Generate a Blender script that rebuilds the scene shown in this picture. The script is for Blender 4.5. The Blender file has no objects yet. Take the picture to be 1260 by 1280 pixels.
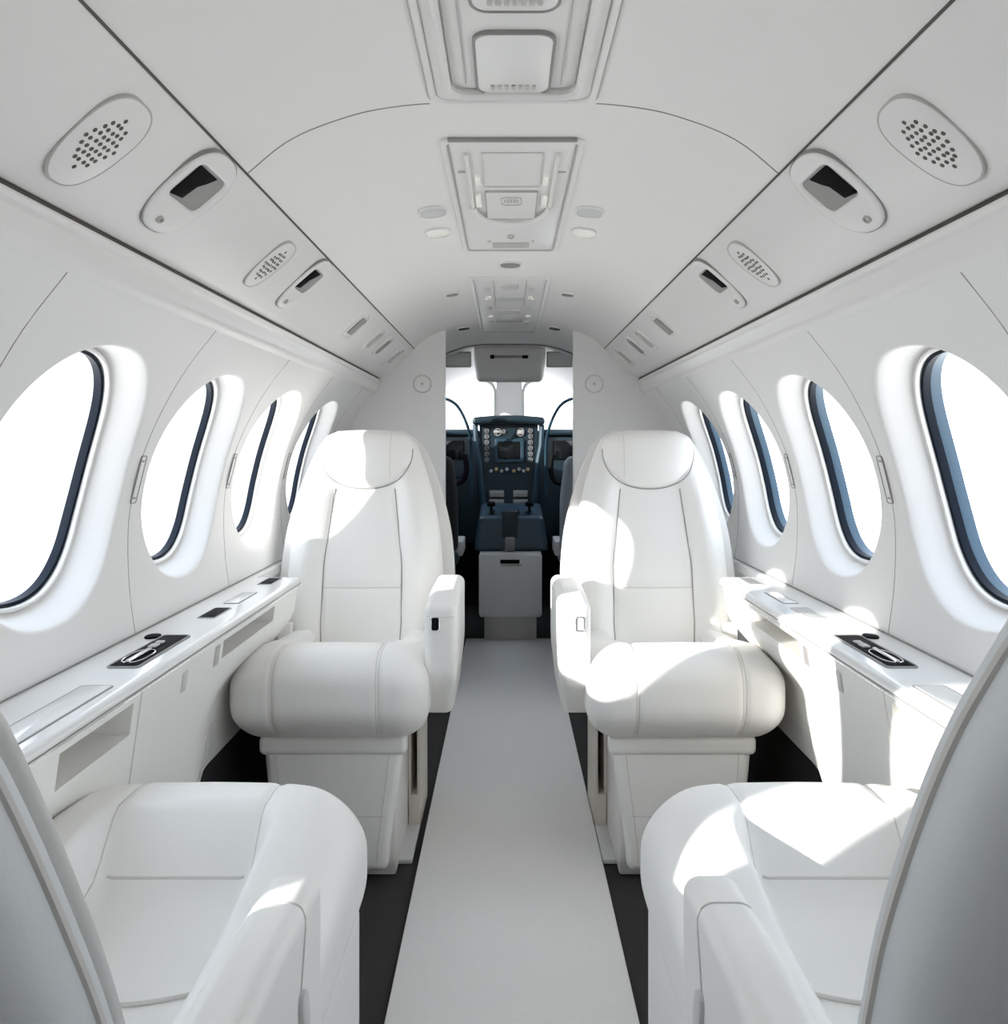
import bpy, bmesh, math, random
import numpy as np
from mathutils import Vector, Matrix
random.seed(4)
C = bpy.context.scene.collection
sc = bpy.context.scene
PI = math.pi
CX, CZ = -0.008, 0.98            # camera position (x, z); floor is z=0, forward is +y

# ------------------------------------------------------------------ materials
def mat(name, col, rough=0.5, metal=0.0, noise=0.0, nscale=40.0, bump=0.0, bscale=200.0, emit=None, spec=0.5, coat=0.0, sheen=0.0):
    m = bpy.data.materials.new(name); m.use_nodes = True
    nt = m.node_tree; b = nt.nodes['Principled BSDF']
    b.inputs['Base Color'].default_value = (*col, 1)
    b.inputs['Roughness'].default_value = rough
    b.inputs['Metallic'].default_value = metal
    b.inputs['Specular IOR Level'].default_value = spec
    b.inputs['Coat Weight'].default_value = coat
    b.inputs['Sheen Weight'].default_value = sheen
    tc = nt.nodes.new('ShaderNodeTexCoord')
    if noise:
        n = nt.nodes.new('ShaderNodeTexNoise'); n.inputs['Scale'].default_value = nscale; n.inputs['Detail'].default_value = 4
        r = nt.nodes.new('ShaderNodeMix'); r.data_type = 'RGBA'
        nt.links.new(tc.outputs['Object'], n.inputs['Vector'])
        nt.links.new(n.outputs['Fac'], r.inputs[0])
        r.inputs[6].default_value = (*[max(0, c*(1-noise)) for c in col], 1)
        r.inputs[7].default_value = (*[min(1, c*(1+noise)) for c in col], 1)
        nt.links.new(r.outputs[2], b.inputs['Base Color'])
    if bump:
        n = nt.nodes.new('ShaderNodeTexNoise'); n.inputs['Scale'].default_value = bscale; n.inputs['Detail'].default_value = 3
        bp = nt.nodes.new('ShaderNodeBump'); bp.inputs['Strength'].default_value = bump; bp.inputs['Distance'].default_value = 0.002
        nt.links.new(tc.outputs['Object'], n.inputs['Vector'])
        nt.links.new(n.outputs['Fac'], bp.inputs['Height']); nt.links.new(bp.outputs['Normal'], b.inputs['Normal'])
    if emit:
        b.inputs['Emission Color'].default_value = (*emit[0], 1); b.inputs['Emission Strength'].default_value = emit[1]
    return m
def glass_mat(name, tint):
    m = bpy.data.materials.new(name); m.use_nodes = True; nt = m.node_tree; nt.nodes.clear()
    o = nt.nodes.new('ShaderNodeOutputMaterial'); t = nt.nodes.new('ShaderNodeBsdfTransparent'); g = nt.nodes.new('ShaderNodeBsdfGlossy')
    x = nt.nodes.new('ShaderNodeMixShader'); x.inputs[0].default_value = 0.05
    t.inputs['Color'].default_value = (*tint, 1); g.inputs['Roughness'].default_value = 0.02
    nt.links.new(t.outputs[0], x.inputs[1]); nt.links.new(g.outputs[0], x.inputs[2]); nt.links.new(x.outputs[0], o.inputs[0])
    return m
M = {}
M['wall'] = mat('wall_panel_white', (.80,.79,.775), .45, noise=.015, nscale=3, bump=.04, bscale=500)
M['ceil'] = mat('headliner_white', (.80,.785,.762), .75, noise=.015, nscale=2, bump=.06, bscale=700)
M['psu'] = mat('overhead_plastic', (.78,.768,.748), .35)
M['plastic'] = mat('ivory_plastic', (.80,.79,.77), .35)
M['ledge'] = mat('ledge_laminate', (.80,.80,.79), .18, coat=.3)
M['cab'] = mat('cabinet_white', (.84,.83,.80), .4)
M['leather'] = mat('white_leather', (.86,.85,.825), .42, bump=.12, bscale=260, noise=.012, nscale=6)
M['shell'] = mat('seat_shell', (.72,.74,.75), .5, bump=.08, bscale=300)
M['seam'] = mat('seam_thread', (.36,.35,.34), .8)
M['softseam'] = mat('soft_seam_thread', (.66,.64,.61), .8)
M['gap'] = mat('dark_gap', (.10,.09,.08), .8)
M['line'] = mat('panel_joint', (.30,.29,.28), .8)
M['dark'] = mat('black_plastic', (.008,.008,.009), .6, spec=.05)
M['darkm'] = mat('black_matte', (.015,.015,.016), .8)
M['grey'] = mat('grey_plastic', (.30,.29,.28), .5)
M['midgrey'] = mat('mid_grey_plastic', (.50,.49,.47), .45)
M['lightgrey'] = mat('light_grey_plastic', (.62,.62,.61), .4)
M['beige'] = mat('beige_base_plastic', (.66,.62,.56), .5)
M['chrome'] = mat('chrome', (.75,.76,.78), .15, metal=1)
M['gasket'] = mat('window_gasket', (.006,.010,.018), .5, spec=.1)
M['tunnel'] = mat('window_tunnel', (.065,.11,.155), .4, spec=.3)  # right-hand outer frames, shade put into the colour
M['glass'] = glass_mat('window_glass', (.97,.985,1))
M['runner'] = mat('aisle_carpet_white', (.88,.87,.855), .95, noise=.05, nscale=300, bump=.6, bscale=600, sheen=.2)
M['carpet'] = mat('charcoal_carpet', (.035,.033,.032), .95, noise=.5, nscale=500, bump=.6, bscale=700)
M['teal'] = mat('cockpit_teal', (.008,.021,.030), .45, noise=.1, nscale=5)
M['teal2'] = mat('cockpit_teal_light', (.022,.052,.075), .4)
M['quad'] = mat('quadrant_blue', (.024,.052,.080), .4, noise=.2, nscale=30)
M['screen'] = mat('screen_black', (.006,.007,.008), .1)
M['dial'] = mat('dial_face', (.35,.36,.36), .4)
M['amber'] = mat('amber_knob', (.45,.30,.16), .4)
M['greyseat'] = mat('cockpit_seat_grey', (.30,.34,.38), .6)
M['greyshell'] = mat('cockpit_box_grey', (.80,.80,.79), .4)
M['lens'] = mat('lamp_lens', (.85,.84,.8), .2, emit=((1,.93,.8), .12))
M['lens2'] = mat('diffuser_lens', (.82,.81,.79), .25)

# ------------------------------------------------------------------ helpers
def link(name, bm, m, parent=None, smooth=True, ang=35, recalc=True):
    me = bpy.data.meshes.new(name)
    bmesh.ops.remove_doubles(bm, verts=bm.verts, dist=1e-6)
    if recalc: bmesh.ops.recalc_face_normals(bm, faces=bm.faces)
    bm.to_mesh(me); bm.free()
    me.materials.append(M[m])
    if smooth:
        for p in me.polygons: p.use_smooth = True
        me.set_sharp_from_angle(angle=math.radians(ang))
    o = bpy.data.objects.new(name, me); C.objects.link(o)
    if parent: o.parent = parent
    return o
def tag(o, label, cat, group=None):
    o['label'] = label; o['category'] = cat
    if group: o['group'] = group
    return o
def thing(name, label, cat, loc=(0,0,0), rz=0, group=None):
    o = bpy.data.objects.new(name, None); C.objects.link(o); o.empty_display_size = .05
    o.location = loc; o.rotation_euler = (0,0,rz)
    return tag(o, label, cat, group)
def struct(name, bm, m, parent=None, **k):
    o = link(name, bm, m, parent, **k)
    if parent is None: o['kind'] = 'structure'
    return o
def box(bm, x0,x1,y0,y1,z0,z1, bev=0.0, seg=2):
    g = bmesh.ops.create_cube(bm, size=1.0)
    for v in g['verts']:
        v.co = Vector(((x0+x1)/2+v.co.x*(x1-x0), (y0+y1)/2+v.co.y*(y1-y0), (z0+z1)/2+v.co.z*(z1-z0)))
    if bev:
        es = list({e for v in g['verts'] for e in v.link_edges})
        bmesh.ops.bevel(bm, geom=es, offset=bev, segments=seg, affect='EDGES', profile=.5)
    return bm
def BX(*a, **k): return box(bmesh.new(), *a, **k)
def grid(bm, pts, closed_u=False, closed_v=False):
    n = len(pts); m_ = len(pts[0])
    V = [[bm.verts.new(p) for p in row] for row in pts]
    for i in range(n if closed_u else n-1):
        for j in range(m_ if closed_v else m_-1):
            a,b,c,d = V[i][j], V[(i+1)%n][j], V[(i+1)%n][(j+1)%m_], V[i][(j+1)%m_]
            try: bm.faces.new((a,b,c,d))
            except ValueError: pass
    return V
def tube(bm, pts, r=.002, seg=8, closed=False):
    pts = [Vector(p) for p in pts]; rings = []; n = len(pts)
    prev = None
    for i,p in enumerate(pts):
        if closed: t = pts[(i+1)%n]-pts[i-1]
        else: t = pts[min(i+1,n-1)]-pts[max(i-1,0)]
        t.normalize()
        if prev is None:
            a = Vector((0,0,1)) if abs(t.z) < .9 else Vector((1,0,0)); u = t.cross(a).normalized()
        else:
            u = (prev - t*prev.dot(t)).normalized()
        prev = u; w = t.cross(u)
        rr = r[i] if isinstance(r,(list,tuple)) else r
        rings.append([p+(u*math.cos(2*PI*k/seg)+w*math.sin(2*PI*k/seg))*rr for k in range(seg)])
    V = grid(bm, rings, closed_u=closed, closed_v=True)
    if not closed:
        bm.faces.new(V[0]); bm.faces.new(V[-1])
    return bm
def extrude_y(bm, poly, y0, y1, n=1):
    """closed polygon of (x,z) swept along y into a solid"""
    rings = [[(x, y0+(y1-y0)*i/n, z) for x,z in poly] for i in range(n+1)]
    V = grid(bm, rings, closed_v=True)
    bm.faces.new(V[0]); bm.faces.new(V[-1])
    return bm
def sheet_y(bm, poly, y0, y1, n=1):
    grid(bm, [[(x, y0+(y1-y0)*i/n, z) for x,z in poly] for i in range(n+1)])
    return bm
def rrect(w, h, r, n=6):
    """rounded rectangle outline, full size w*h"""
    out = []
    for cx, cy, a0 in ((w/2-r,h/2-r,0),(-w/2+r,h/2-r,PI/2),(-w/2+r,-h/2+r,PI),(w/2-r,-h/2+r,1.5*PI)):
        for i in range(n+1):
            a = a0+PI/2*i/n; out.append((cx+r*math.cos(a), cy+r*math.sin(a)))
    return out
def sell(a, b, p=2.4, n=40, egg=0.0):
    out = []
    for i in range(n):
        t = 2*PI*i/n; c, s = math.cos(t), math.sin(t)
        x = a*math.copysign(abs(c)**(2/p), c); y = b*math.copysign(abs(s)**(2/p), s)
        out.append((x*(1+egg*y/b), y))
    return out
def off(poly, d):
    """crude inset/outset about the centroid keeping vertex count"""
    ax = max(abs(p[0]) for p in poly); ay = max(abs(p[1]) for p in poly)
    return [(x*(ax+d)/ax, y*(ay+d)/ay) for x,y in poly]
def plate(bm, poly, F, h0, h1, bev=.0015):
    """solid prism over outline, F maps (a,b,h)->world"""
    rings = [poly, poly, off(poly,-bev*.3), off(poly,-bev)]
    hs = [h0, h1-bev, h1-bev*.3, h1]
    V = grid(bm, [[F(a,b,h) for a,b in p] for p,h in zip(rings,hs)], closed_v=True)
    bm.faces.new(V[0]); bm.faces.new(V[-1]); return bm
def ring(bm, poly, wall, F, h0, h1, bev=.001):
    """solid frame of given wall width inside the outline"""
    R = [(poly,h0),(poly,h1-bev),(off(poly,-bev),h1),(off(poly,-wall+bev),h1),(off(poly,-wall),h1-bev),(off(poly,-wall),h0)]
    grid(bm, [[F(a,b,h) for a,b in p] for p,h in R], closed_u=True, closed_v=True); return bm
def axis_samples(h, r, n_in, n_r):
    i = h-r; L = [-h+r*(1-math.cos(PI/2*k/n_r)) if False else -h + r*k/n_r for k in range(n_r)]
    mid = [-i+2*i*k/n_in for k in range(n_in+1)]
    return L+mid+[-v for v in reversed(L)]
def rbox(bm, hx,hy,hz, r, deform=None, n=(16,16,8), nr=5, ctr=(0,0,0)):
    """rounded box as a dense quad skin with a deformation callback"""
    r = min(r, hx-1e-4, hy-1e-4, hz-1e-4)
    X = axis_samples(hx,r,n[0],nr); Y = axis_samples(hy,r,n[1],nr); Z = axis_samples(hz,r,n[2],nr)
    def mp(x,y,z):
        c = Vector((max(-hx+r,min(hx-r,x)), max(-hy+r,min(hy-r,y)), max(-hz+r,min(hz-r,z))))
        q = Vector((x,y,z))-c
        if q.length > 1e-9: q = q.normalized()*r
        p = c+q
        if deform: p = deform(p)
        return Vector(p)+Vector(ctr)
    for s in (-1,1):
        grid(bm, [[mp(x,y,s*hz) for y in Y] for x in X])
        grid(bm, [[mp(x,s*hy,z) for z in Z] for x in X])
        grid(bm, [[mp(s*hx,y,z) for z in Z] for y in Y])
    bmesh.ops.remove_doubles(bm, verts=bm.verts, dist=2e-5)
    return mp
def sstep(a,b,x):
    t = max(0,min(1,(x-a)/(b-a))); return t*t*(3-2*t)
def XY(o=(0,0,0), flip=False):
    return lambda a,b,h: (o[0]+a, o[1]+b, o[2]-h)       # plate facing down (ceiling)
def catmull(P, n=12):
    P = [np.array(p,float) for p in P]; P = [2*P[0]-P[1]]+P+[2*P[-1]-P[-2]]; out = []
    for i in range(1,len(P)-2):
        for k in range(n):
            t = k/n
            out.append(.5*((2*P[i])+(-P[i-1]+P[i+1])*t+(2*P[i-1]-5*P[i]+4*P[i+1]-P[i+2])*t*t+(-P[i-1]+3*P[i]-3*P[i+1]+P[i+2])*t**3))
    out.append(P[-2]); return [tuple(float(c) for c in p) for p in out]

# ------------------------------------------------------------------ cabin profile
Y0, YB, YC = -0.62, 3.10, 3.72
WALL = catmull([(.662,.60),(.669,.65),(.678,.72),(.6815,.80),(.677,.87),(.657,.955),(.624,1.035),(.578,1.115),(.520,1.190)], 10)
wx = np.array([p[0] for p in WALL]); wz = np.array([p[1] for p in WALL])
ws = np.concatenate([[0], np.cumsum(np.hypot(np.diff(wx), np.diff(wz)))])
S_END = ws[-1]
def wall_pt(s, y, o, side):
    """point on the side wall at arc length s, pushed outwards by o"""
    x = np.interp(s, ws, wx); z = np.interp(s, ws, wz)
    e = .01; s1, s2 = max(0,s-e), min(S_END, s+e)
    tx = np.interp(s2,ws,wx)-np.interp(s1,ws,wx); tz = np.interp(s2,ws,wz)-np.interp(s1,ws,wz)
    L = math.hypot(tx,tz); nx, nz = tz/L, -tx/L
    return Vector((side*(x+nx*o), y, z+nz*o))
S_WIN = float(np.interp(.928, wz, ws)); WA, WB = .197, .218
CEIL = catmull([(0,1.453),(.06,1.453),(.126,1.452),(.19,1.444),(.236,1.432),(.287,1.413),(.325,1.391),(.369,1.354)], 6)
PSU_A, PSU_B = Vector((.369,0,1.354)), Vector((.499,0,1.242))
def win_out(k, th):
    c, s = math.cos(th), math.sin(th); p = 2.25
    return WA*k*math.copysign(abs(c)**(2/p),c), WB*k*math.copysign(abs(s)**(2/p),s)
NTH = 96
TH = [2*PI*i/NTH for i in range(NTH)]
def wall_bay(bm, yc, side, hw=.24):
    s0, s1 = 0.0, S_END
    corners = [math.atan2(b-S_WIN, a) % (2*PI) for a in (hw,-hw) for b in (s0,s1)]
    rect = []
    for i, th in enumerate(TH):
        c, s = math.cos(th), math.sin(th)
        t = min(hw/abs(c) if abs(c)>1e-9 else 1e9, ((s1-S_WIN)/s if s>0 else (s0-S_WIN)/s) if abs(s)>1e-9 else 1e9)
        rect.append([c*t, s*t])
    for a in (hw,-hw):
        for b in (s0-S_WIN, s1-S_WIN):
            k = min(range(NTH), key=lambda i: (rect[i][0]-a)**2+(rect[i][1]-b)**2); rect[k] = [a,b]
    rows = []
    for k, o in ((.855,.060),(.865,.056),(.90,.046),(.94,.030),(.97,.014),(.99,.0045),(1.005,.0008),(1.02,0)):
        rows.append([wall_pt(S_WIN+win_out(k,th)[1], yc+win_out(k,th)[0], o, side) for th in TH])
    for t in (.12,.25,.4,.55,.7,.85,1):
        row = []
        for i, th in enumerate(TH):
            a,b = win_out(1.02,th); q = t
            row.append(wall_pt(S_WIN+b+(rect[i][1]-b)*q, yc+a+(rect[i][0]-a)*q, 0, side))
        rows.append(row)
    grid(bm, rows, closed_v=True)
CENTERS = [.22,.70,1.18,1.66,2.14,2.62]
wn = 0
for side, nm in ((-1,'left'),(1,'right')):
    bm = bmesh.new()
    for yc in CENTERS: wall_bay(bm, yc, side)
    ss = np.linspace(0, S_END, 30)
    for ya, yb in ((Y0,-.02),(2.86,YB)):
        grid(bm, [[wall_pt(s,y,0,side) for s in ss] for y in (ya,yb)])
    struct('wall_'+nm, bm, 'wall', ang=50)
    # joints between the wall panels
    bm = bmesh.new()
    for yc in [-.02]+[c+.24 for c in CENTERS]:
        tube(bm, [wall_pt(s, yc, .0008, side) for s in np.linspace(.03,S_END,40)], .0014, 6)
    struct('trim_1' if side<0 else 'trim_2', bm, 'line')
    # windows
    for yc in CENTERS:
        wn += 1
        def rg(bm, ks, closed=False):
            grid(bm, [[wall_pt(S_WIN+win_out(k,th)[1], yc+win_out(k,th)[0], o, side) for th in TH] for k,o in ks], closed_u=closed, closed_v=True)
            return bm
        w = struct('window_%d' % wn, rg(bmesh.new(), [(.868,.050),(.858,.047),(.845,.048),(.835,.056),(.835,.066),(.868,.066)], True), 'plastic')
        link('gasket', rg(bmesh.new(), [(.837,.056),(.828,.054),(.812,.056),(.806,.064),(.806,.074),(.84,.074)], True), 'gasket', w)
        link('outer_frame', rg(bmesh.new(), [(.812,.066),(.803,.070),(.795,.086),(.83,.086),(.83,.072)], True), 'tunnel' if side>0 else 'lightgrey', w)  # same frame both sides; sunlit left and shaded right put into the colour
        bm = bmesh.new()
        f0 = [wall_pt(S_WIN+win_out(.80,th)[1], yc+win_out(.80,th)[0], .080, side) for th in TH]
        f1 = [wall_pt(S_WIN+win_out(.80,th)[1], yc+win_out(.80,th)[0], .084, side) for th in TH]
        V = grid(bm, [f0,f1], closed_v=True)
        for k,(V_,fo) in enumerate(((V[0],.080),(V[1],.084))):
            rr = [V_]
            for q in (.5,):
                rr.append([bm.verts.new(wall_pt(S_WIN+win_out(.80*q,th)[1], yc+win_out(.80*q,th)[0], fo, side)) for th in TH])
            cv = bm.verts.new(wall_pt(S_WIN, yc, fo, side))
            for i in range(NTH):
                j=(i+1)%NTH
                bm.faces.new((rr[0][i],rr[0][j],rr[1][j],rr[1][i])); bm.faces.new((rr[1][i],rr[1][j],cv))
        link('pane', bm, 'glass', w)
    # rail, dark gap and overhead strip
    sx = lambda P: [(side*x,z) for x,z in P]
    struct('trim_3' if side<0 else 'trim_4', extrude_y(bmesh.new(), sx([(.507,1.199),(.512,1.190),(.522,1.184),(.55,1.180),(.552,1.2365),(.504,1.2365),(.499,1.2345),(.497,1.231),(.499,1.225),(.505,1.221),(.507,1.212)]), Y0, YB, 8), 'psu')
    struct('trim_5' if side<0 else 'trim_6', extrude_y(bmesh.new(), sx([(.505,1.2363),(.552,1.2363),(.552,1.29),(.505,1.262)]), Y0, YB, 8), 'gap')
    prof = [(.3665,1.3575),(.3685,1.3545)]
    for k in range(0,11):
        u = k/10; p = PSU_A.lerp(PSU_B,u); bul = .007*math.sin(PI*u)
        prof.append((p.x-.65*bul, p.z-.75*bul))
    prof += [(.502,1.2415),(.506,1.244),(.508,1.25),(.508,1.27),(.40,1.375)]
    struct('trim_7' if side<0 else 'trim_8', extrude_y(bmesh.new(), sx(prof), Y0, YB, 12), 'psu', ang=50)
    struct('trim_9' if side<0 else 'trim_10', extrude_y(bmesh.new(), sx([(.3655,1.3555),(.368,1.3535),(.372,1.357),(.369,1.3595)]), Y0, YB, 1), 'gap')
bm = bmesh.new()
arc = [(-x,z) for x,z in reversed(CEIL)]+CEIL[1:]
up = [(x*1.02, z+.03) for x,z in reversed(arc)]
extrude_y(bm, arc+up, Y0, YC, 14)
struct('ceiling', bm, 'ceil', ang=40)
struct('trim_11', tube(bmesh.new(), [(x,1.105,z) for x,z in arc if abs(x)>.115 and x<0], .0011, 6), 'line')
struct('trim_12', tube(bmesh.new(), [(x,1.105,z) for x,z in arc if abs(x)>.115 and x>0], .0011, 6), 'line')
# floor, rear wall
struct('floor', BX(-.75,.75,Y0-.02,5.2,-.06,0), 'carpet', smooth=False)
bm = bmesh.new()
hull = [(-.70,0)]+[(-x,z) for x,z in WALL]+[(-x,z) for x,z in ((.552,1.24),(.51,1.27),(.40,1.40))]+[(0,1.47)]
hull = hull+[(-x,z) for x,z in reversed(hull[:-1])]
V = grid(bm, [[(x,y,z) for x,z in hull] for y in (Y0-.02, Y0)], closed_v=True); bm.faces.new(V[0]); bm.faces.new(V[1])
struct('wall_back', bm, 'wall', smooth=False)
r = link('aisle_runner', BX(-.2145,.2145,Y0+.01,4.02,0,.012,bev=.003), 'runner')
tag(r, 'long off-white carpet runner down the aisle between the seats', 'carpet')

# ------------------------------------------------------------------ bulkhead
def bulk(side):
    pts = [(.248,0),(.248,1.50)]
    pts += [(.36,1.40),(.45,1.33),(.56,1.25)]+[(x+.01,z) for x,z in reversed(WALL)]+[(.70,.55),(.70,0)]
    bm = bmesh.new(); P = [(side*x,z) for x,z in pts]
    V = grid(bm, [[(x,y,z) for x,z in P] for y in (YB,YB+.03)], closed_v=True); bm.faces.new(V[0]); bm.faces.new(V[1])
    return bm
for side,nm in ((-1,'left'),(1,'right')):
    b = struct('wall_front_'+nm, bulk(side), 'wall', smooth=False)
    t = thing('wall_button', 'small round cover on the %s bulkhead panel, above the %s forward seat' % (nm,nm), 'wall fitting', (side*.333-.004,YB,1.219))
    F = lambda a,b,h: (a,-h,b)
    link('rim', ring(bmesh.new(), sell(.036,.036,2,32), .003, F, 0, .004), 'lightgrey', t)
    link('disc', plate(bmesh.new(), sell(.031,.031,2,32), F, 0, .003), 'wall', t)
    link('screw', plate(bmesh.new(), sell(.005,.005,2,12), F, .003, .006, .0008), 'midgrey', t)

# ------------------------------------------------------------------ ledges and side cabinets
for side,nm in ((-1,'left'),(1,'right')):
    sx = lambda P: [(side*x,z) for x,z in P]
    LA, LB = .665, 2.035
    bm = extrude_y(bmesh.new(), sx([(.6675,.6215),(.6675,.645),(.545,.645),(.538,.6435),(.5335,.640),(.532,.635),(.533,.629),(.538,.6235),(.546,.6215)]), LA, LB, 10)
    l = link('side_ledge', bm, 'ledge', ang=40)
    tag(l, 'long white laminate ledge running under the %s windows' % nm, 'ledge')
    for ya,yb in ((Y0+.002,LA),(LB,YB-.002)): link('narrow_ledge', extrude_y(bmesh.new(), sx([(.6675,.6215),(.6675,.645),(.652,.645),(.650,.643),(.650,.6215)]), ya, yb, 4), 'ledge', l)
    link('edge_groove', tube(bmesh.new(), [(side*.5325,LA+.002,.6315),(side*.5325,LB-.002,.6315)], .0012, 6), 'line', l)
    link('wall_joint', tube(bmesh.new(), [(side*.6660,Y0+.002,.6462),(side*.6660,YB-.002,.6462)], .0013, 6), 'line', l)
    # cabinet face, splayed towards the floor and scooped out where the seats swivel, with open pockets
    def fx(z,y): return .541+(.62-z)*.14+.062*(sstep(1.42,1.72,y)+1-sstep(.98,1.14,y))*sstep(.565,.44,z) if z<.565 else .541+(.62-z)*.14
    holes = [(.70,.82,.566,.61),(.955,1.145,.566,.612),(1.508,1.84,.578,.612)]
    zB_ = .30
    ys = sorted({LA,LB}|{h[0] for h in holes}|{h[1] for h in holes}|set(float(v) for v in np.round(np.arange(.68,2.03,.02),3)))
    zs = sorted({zB_,.6215}|{h[2] for h in holes}|{h[3] for h in holes}|set(float(v) for v in np.round(np.arange(.32,.565,.02),3)))
    bm = bmesh.new()
    for i in range(len(ys)-1):
        for j in range(len(zs)-1):
            a,b,c,d = ys[i],ys[i+1],zs[j],zs[j+1]
            if any(h[0]-1e-6<=a and b<=h[1]+1e-6 and h[2]-1e-6<=c and d<=h[3]+1e-6 for h in holes): continue
            bm.faces.new([bm.verts.new(p) for p in ((side*fx(c,a),a,c),(side*fx(c,b),b,c),(side*fx(d,b),b,d),(side*fx(d,a),a,d))])
        a,b = ys[i],ys[i+1]
        bm.faces.new([bm.verts.new(p) for p in ((side*fx(zB_,a),a,zB_),(side*fx(zB_,b),b,zB_),(side*.668,b,zB_),(side*.668,a,zB_))])
    for y in (LA,LB):
        for j in range(len(zs)-1):
            c,d = zs[j],zs[j+1]
            bm.faces.new([bm.verts.new(p) for p in ((side*fx(c,y),y,c),(side*.656,y,c),(side*.656,y,d),(side*fx(d,y),y,d))])
    for ya,yb in ((Y0+.002,LA),(LB,YB-.002)):
        for P in (((.656,zB_),(.668,zB_)),((.656,zB_),(.656,.6215))):
            (xa,za),(xb,zb) = P
            bm.faces.new([bm.verts.new(p) for p in ((side*xa,ya,za),(side*xb,ya,zb),(side*xb,yb,zb),(side*xa,yb,za))])
    cab = link('side_cabinet', bm, 'cab', smooth=True, ang=40, recalc=False)
    tag(cab, 'long white cabinet front with open pockets below the %s ledge' % nm, 'cabinet')
    for h in holes:
        bm = bmesh.new(); d = .095
        a,b,c,e = h
        P = lambda y,z,k: (side*(fx(z,y)+k*d), y, z)
        for q in ([P(a,c,0),P(b,c,0),P(b,c,1),P(a,c,1)],[P(a,e,0),P(b,e,0),P(b,e,1),P(a,e,1)],[P(a,c,0),P(a,e,0),P(a,e,1),P(a,c,1)],[P(b,c,0),P(b,e,0),P(b,e,1),P(b,c,1)],[P(a,c,1),P(b,c,1),P(b,e,1),P(a,e,1)]):
            bm.faces.new([bm.verts.new(p) for p in q])
        link('pocket', bm, 'cab', cab, smooth=False)
    link('door_joint', tube(bmesh.new(), [(side*(fx(z,1.166)-.0005),1.166,z) for z in np.linspace(zB_+.005,.6215,14)], .0011, 6), 'softseam', cab)
    for y,z,w_,h_,mm,nn in ((1.33,.588,.016,.030,'lightgrey','latch'),(1.477,.592,.022,.034,'grey' if side>0 else 'midgrey','switch')):
        Fl = lambda a,b,h,y=y,z=z: (side*(fx(z+b,y+a)-h), y+a, z+b)
        lt = link(nn, plate(bmesh.new(), rrect(w_,h_,.003,4), Fl, -.001, .0022, .0006), mm, cab)
        link(nn+'_rim', ring(bmesh.new(), rrect(w_+.005,h_+.005,.004,4), .0015, Fl, -.001, .0012, .0003), 'softseam', lt)
    cz_, cy_ = .355, 1.62
    Fp = lambda a,b,h: (side*(fx(cz_+b,cy_+a)-h), cy_+a, cz_+b)
    link('access_panel', ring(bmesh.new(), rrect(.15,.085,.014,5), .0022, Fp, -.001, .0014, .0004), 'softseam', cab)
    link('access_panel', tube(bmesh.new(), [Fp(.0,b,0) for b in np.linspace(-.04,.04,6)], .0012, 6), 'softseam', cab)
    link('plinth', extrude_y(bmesh.new(), sx([(.655,0),(.655,zB_-.001),(.668,zB_-.001),(.668,0)]), Y0+.002, YB-.002, 1), 'darkm', cab, smooth=False)
    # things let into the ledge top
    D = lambda x0,y: (lambda a,b,h: (side*x0+a, y+b, .645+h))
    for (x,y,w,h,lab) in ((.578,.98,.046,.27,'pale hinged lid let into the %s ledge, beside the near %s seat'),(.594,1.76,.034,.13,'thin pale lid in the %s ledge, midway along the %s row of windows')):
        t = thing('ledge_compartment', lab % (nm,nm), 'lid', (side*x,y,.645))
        F = lambda a,b,hh: (a,b,hh)
        link('rim', ring(bmesh.new(), rrect(w,h,.004), .0022, F, 0, .0014, .0004), 'grey', t)
        link('lid', plate(bmesh.new(), rrect(w-.005,h-.005,.003), F, 0, .0016, .0005), 'ledge', t)
    t = thing('armrest_control_unit', 'glossy black control and cup holder panel in the %s ledge' % nm, 'control panel', (side*.588,1.305,.645))
    F = lambda a,b,hh: (a,b,hh)
    link('rim', ring(bmesh.new(), rrect(.050,.206,.008), .003, F, 0, .003, .001), 'grey', t)
    link('plate', plate(bmesh.new(), rrect(.044,.20,.006), F, 0, .002, .0005), 'dark', t)
    link('lever', BX(-.004,.004,-.085,-.005,.002,.008,bev=.002), 'chrome', t)
    link('cup_ring', ring(bmesh.new(), [(a,b-.045) for a,b in sell(.017,.038,2.6,32)], .0025, F, .002, .005, .0008), 'chrome', t) if False else link('cup_ring', ring(bmesh.new(), sell(.018,.04,2.6,32), .0025, lambda a,b,hh:(a,b-.045,hh), .002, .005, .0008), 'chrome', t)
    link('button', BX(-.012,.002,.01,.03,.002,.006,bev=.002), 'midgrey', t)
    link('button', BX(-.012,.002,.036,.05,.002,.006,bev=.002), 'midgrey', t)
    k = thing('round_cap', 'small round black cap by the wall on the %s ledge' % nm, 'cap', (side*.628,1.40,.645))
    link('cap', plate(bmesh.new(), sell(.013,.017,2,24), F, 0, .003, .001), 'dark', k)
    for (y0,y1,ww,lab,mm) in ((1.55,1.65,.036,'small black recessed panel in the %s ledge, second from the front','dark'),(1.925,2.02,.036,'small dark recessed panel in the %s ledge beside the forward seat','dark' if side<0 else 'grey')):
        if side>0 and y0<1.8: mm='midgrey'
        t = thing('ledge_port', (lab % nm).replace('black','grey') if mm=='midgrey' else lab % nm, 'panel', (side*.593,(y0+y1)/2,.645))
        link('rim', ring(bmesh.new(), rrect(ww,y1-y0,.004), .002, F, 0, .0018, .0005), 'midgrey', t)
        link('cover', plate(bmesh.new(), rrect(ww-.004,y1-y0-.004,.003), F, 0, .0012, .0004), mm, t)
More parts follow.
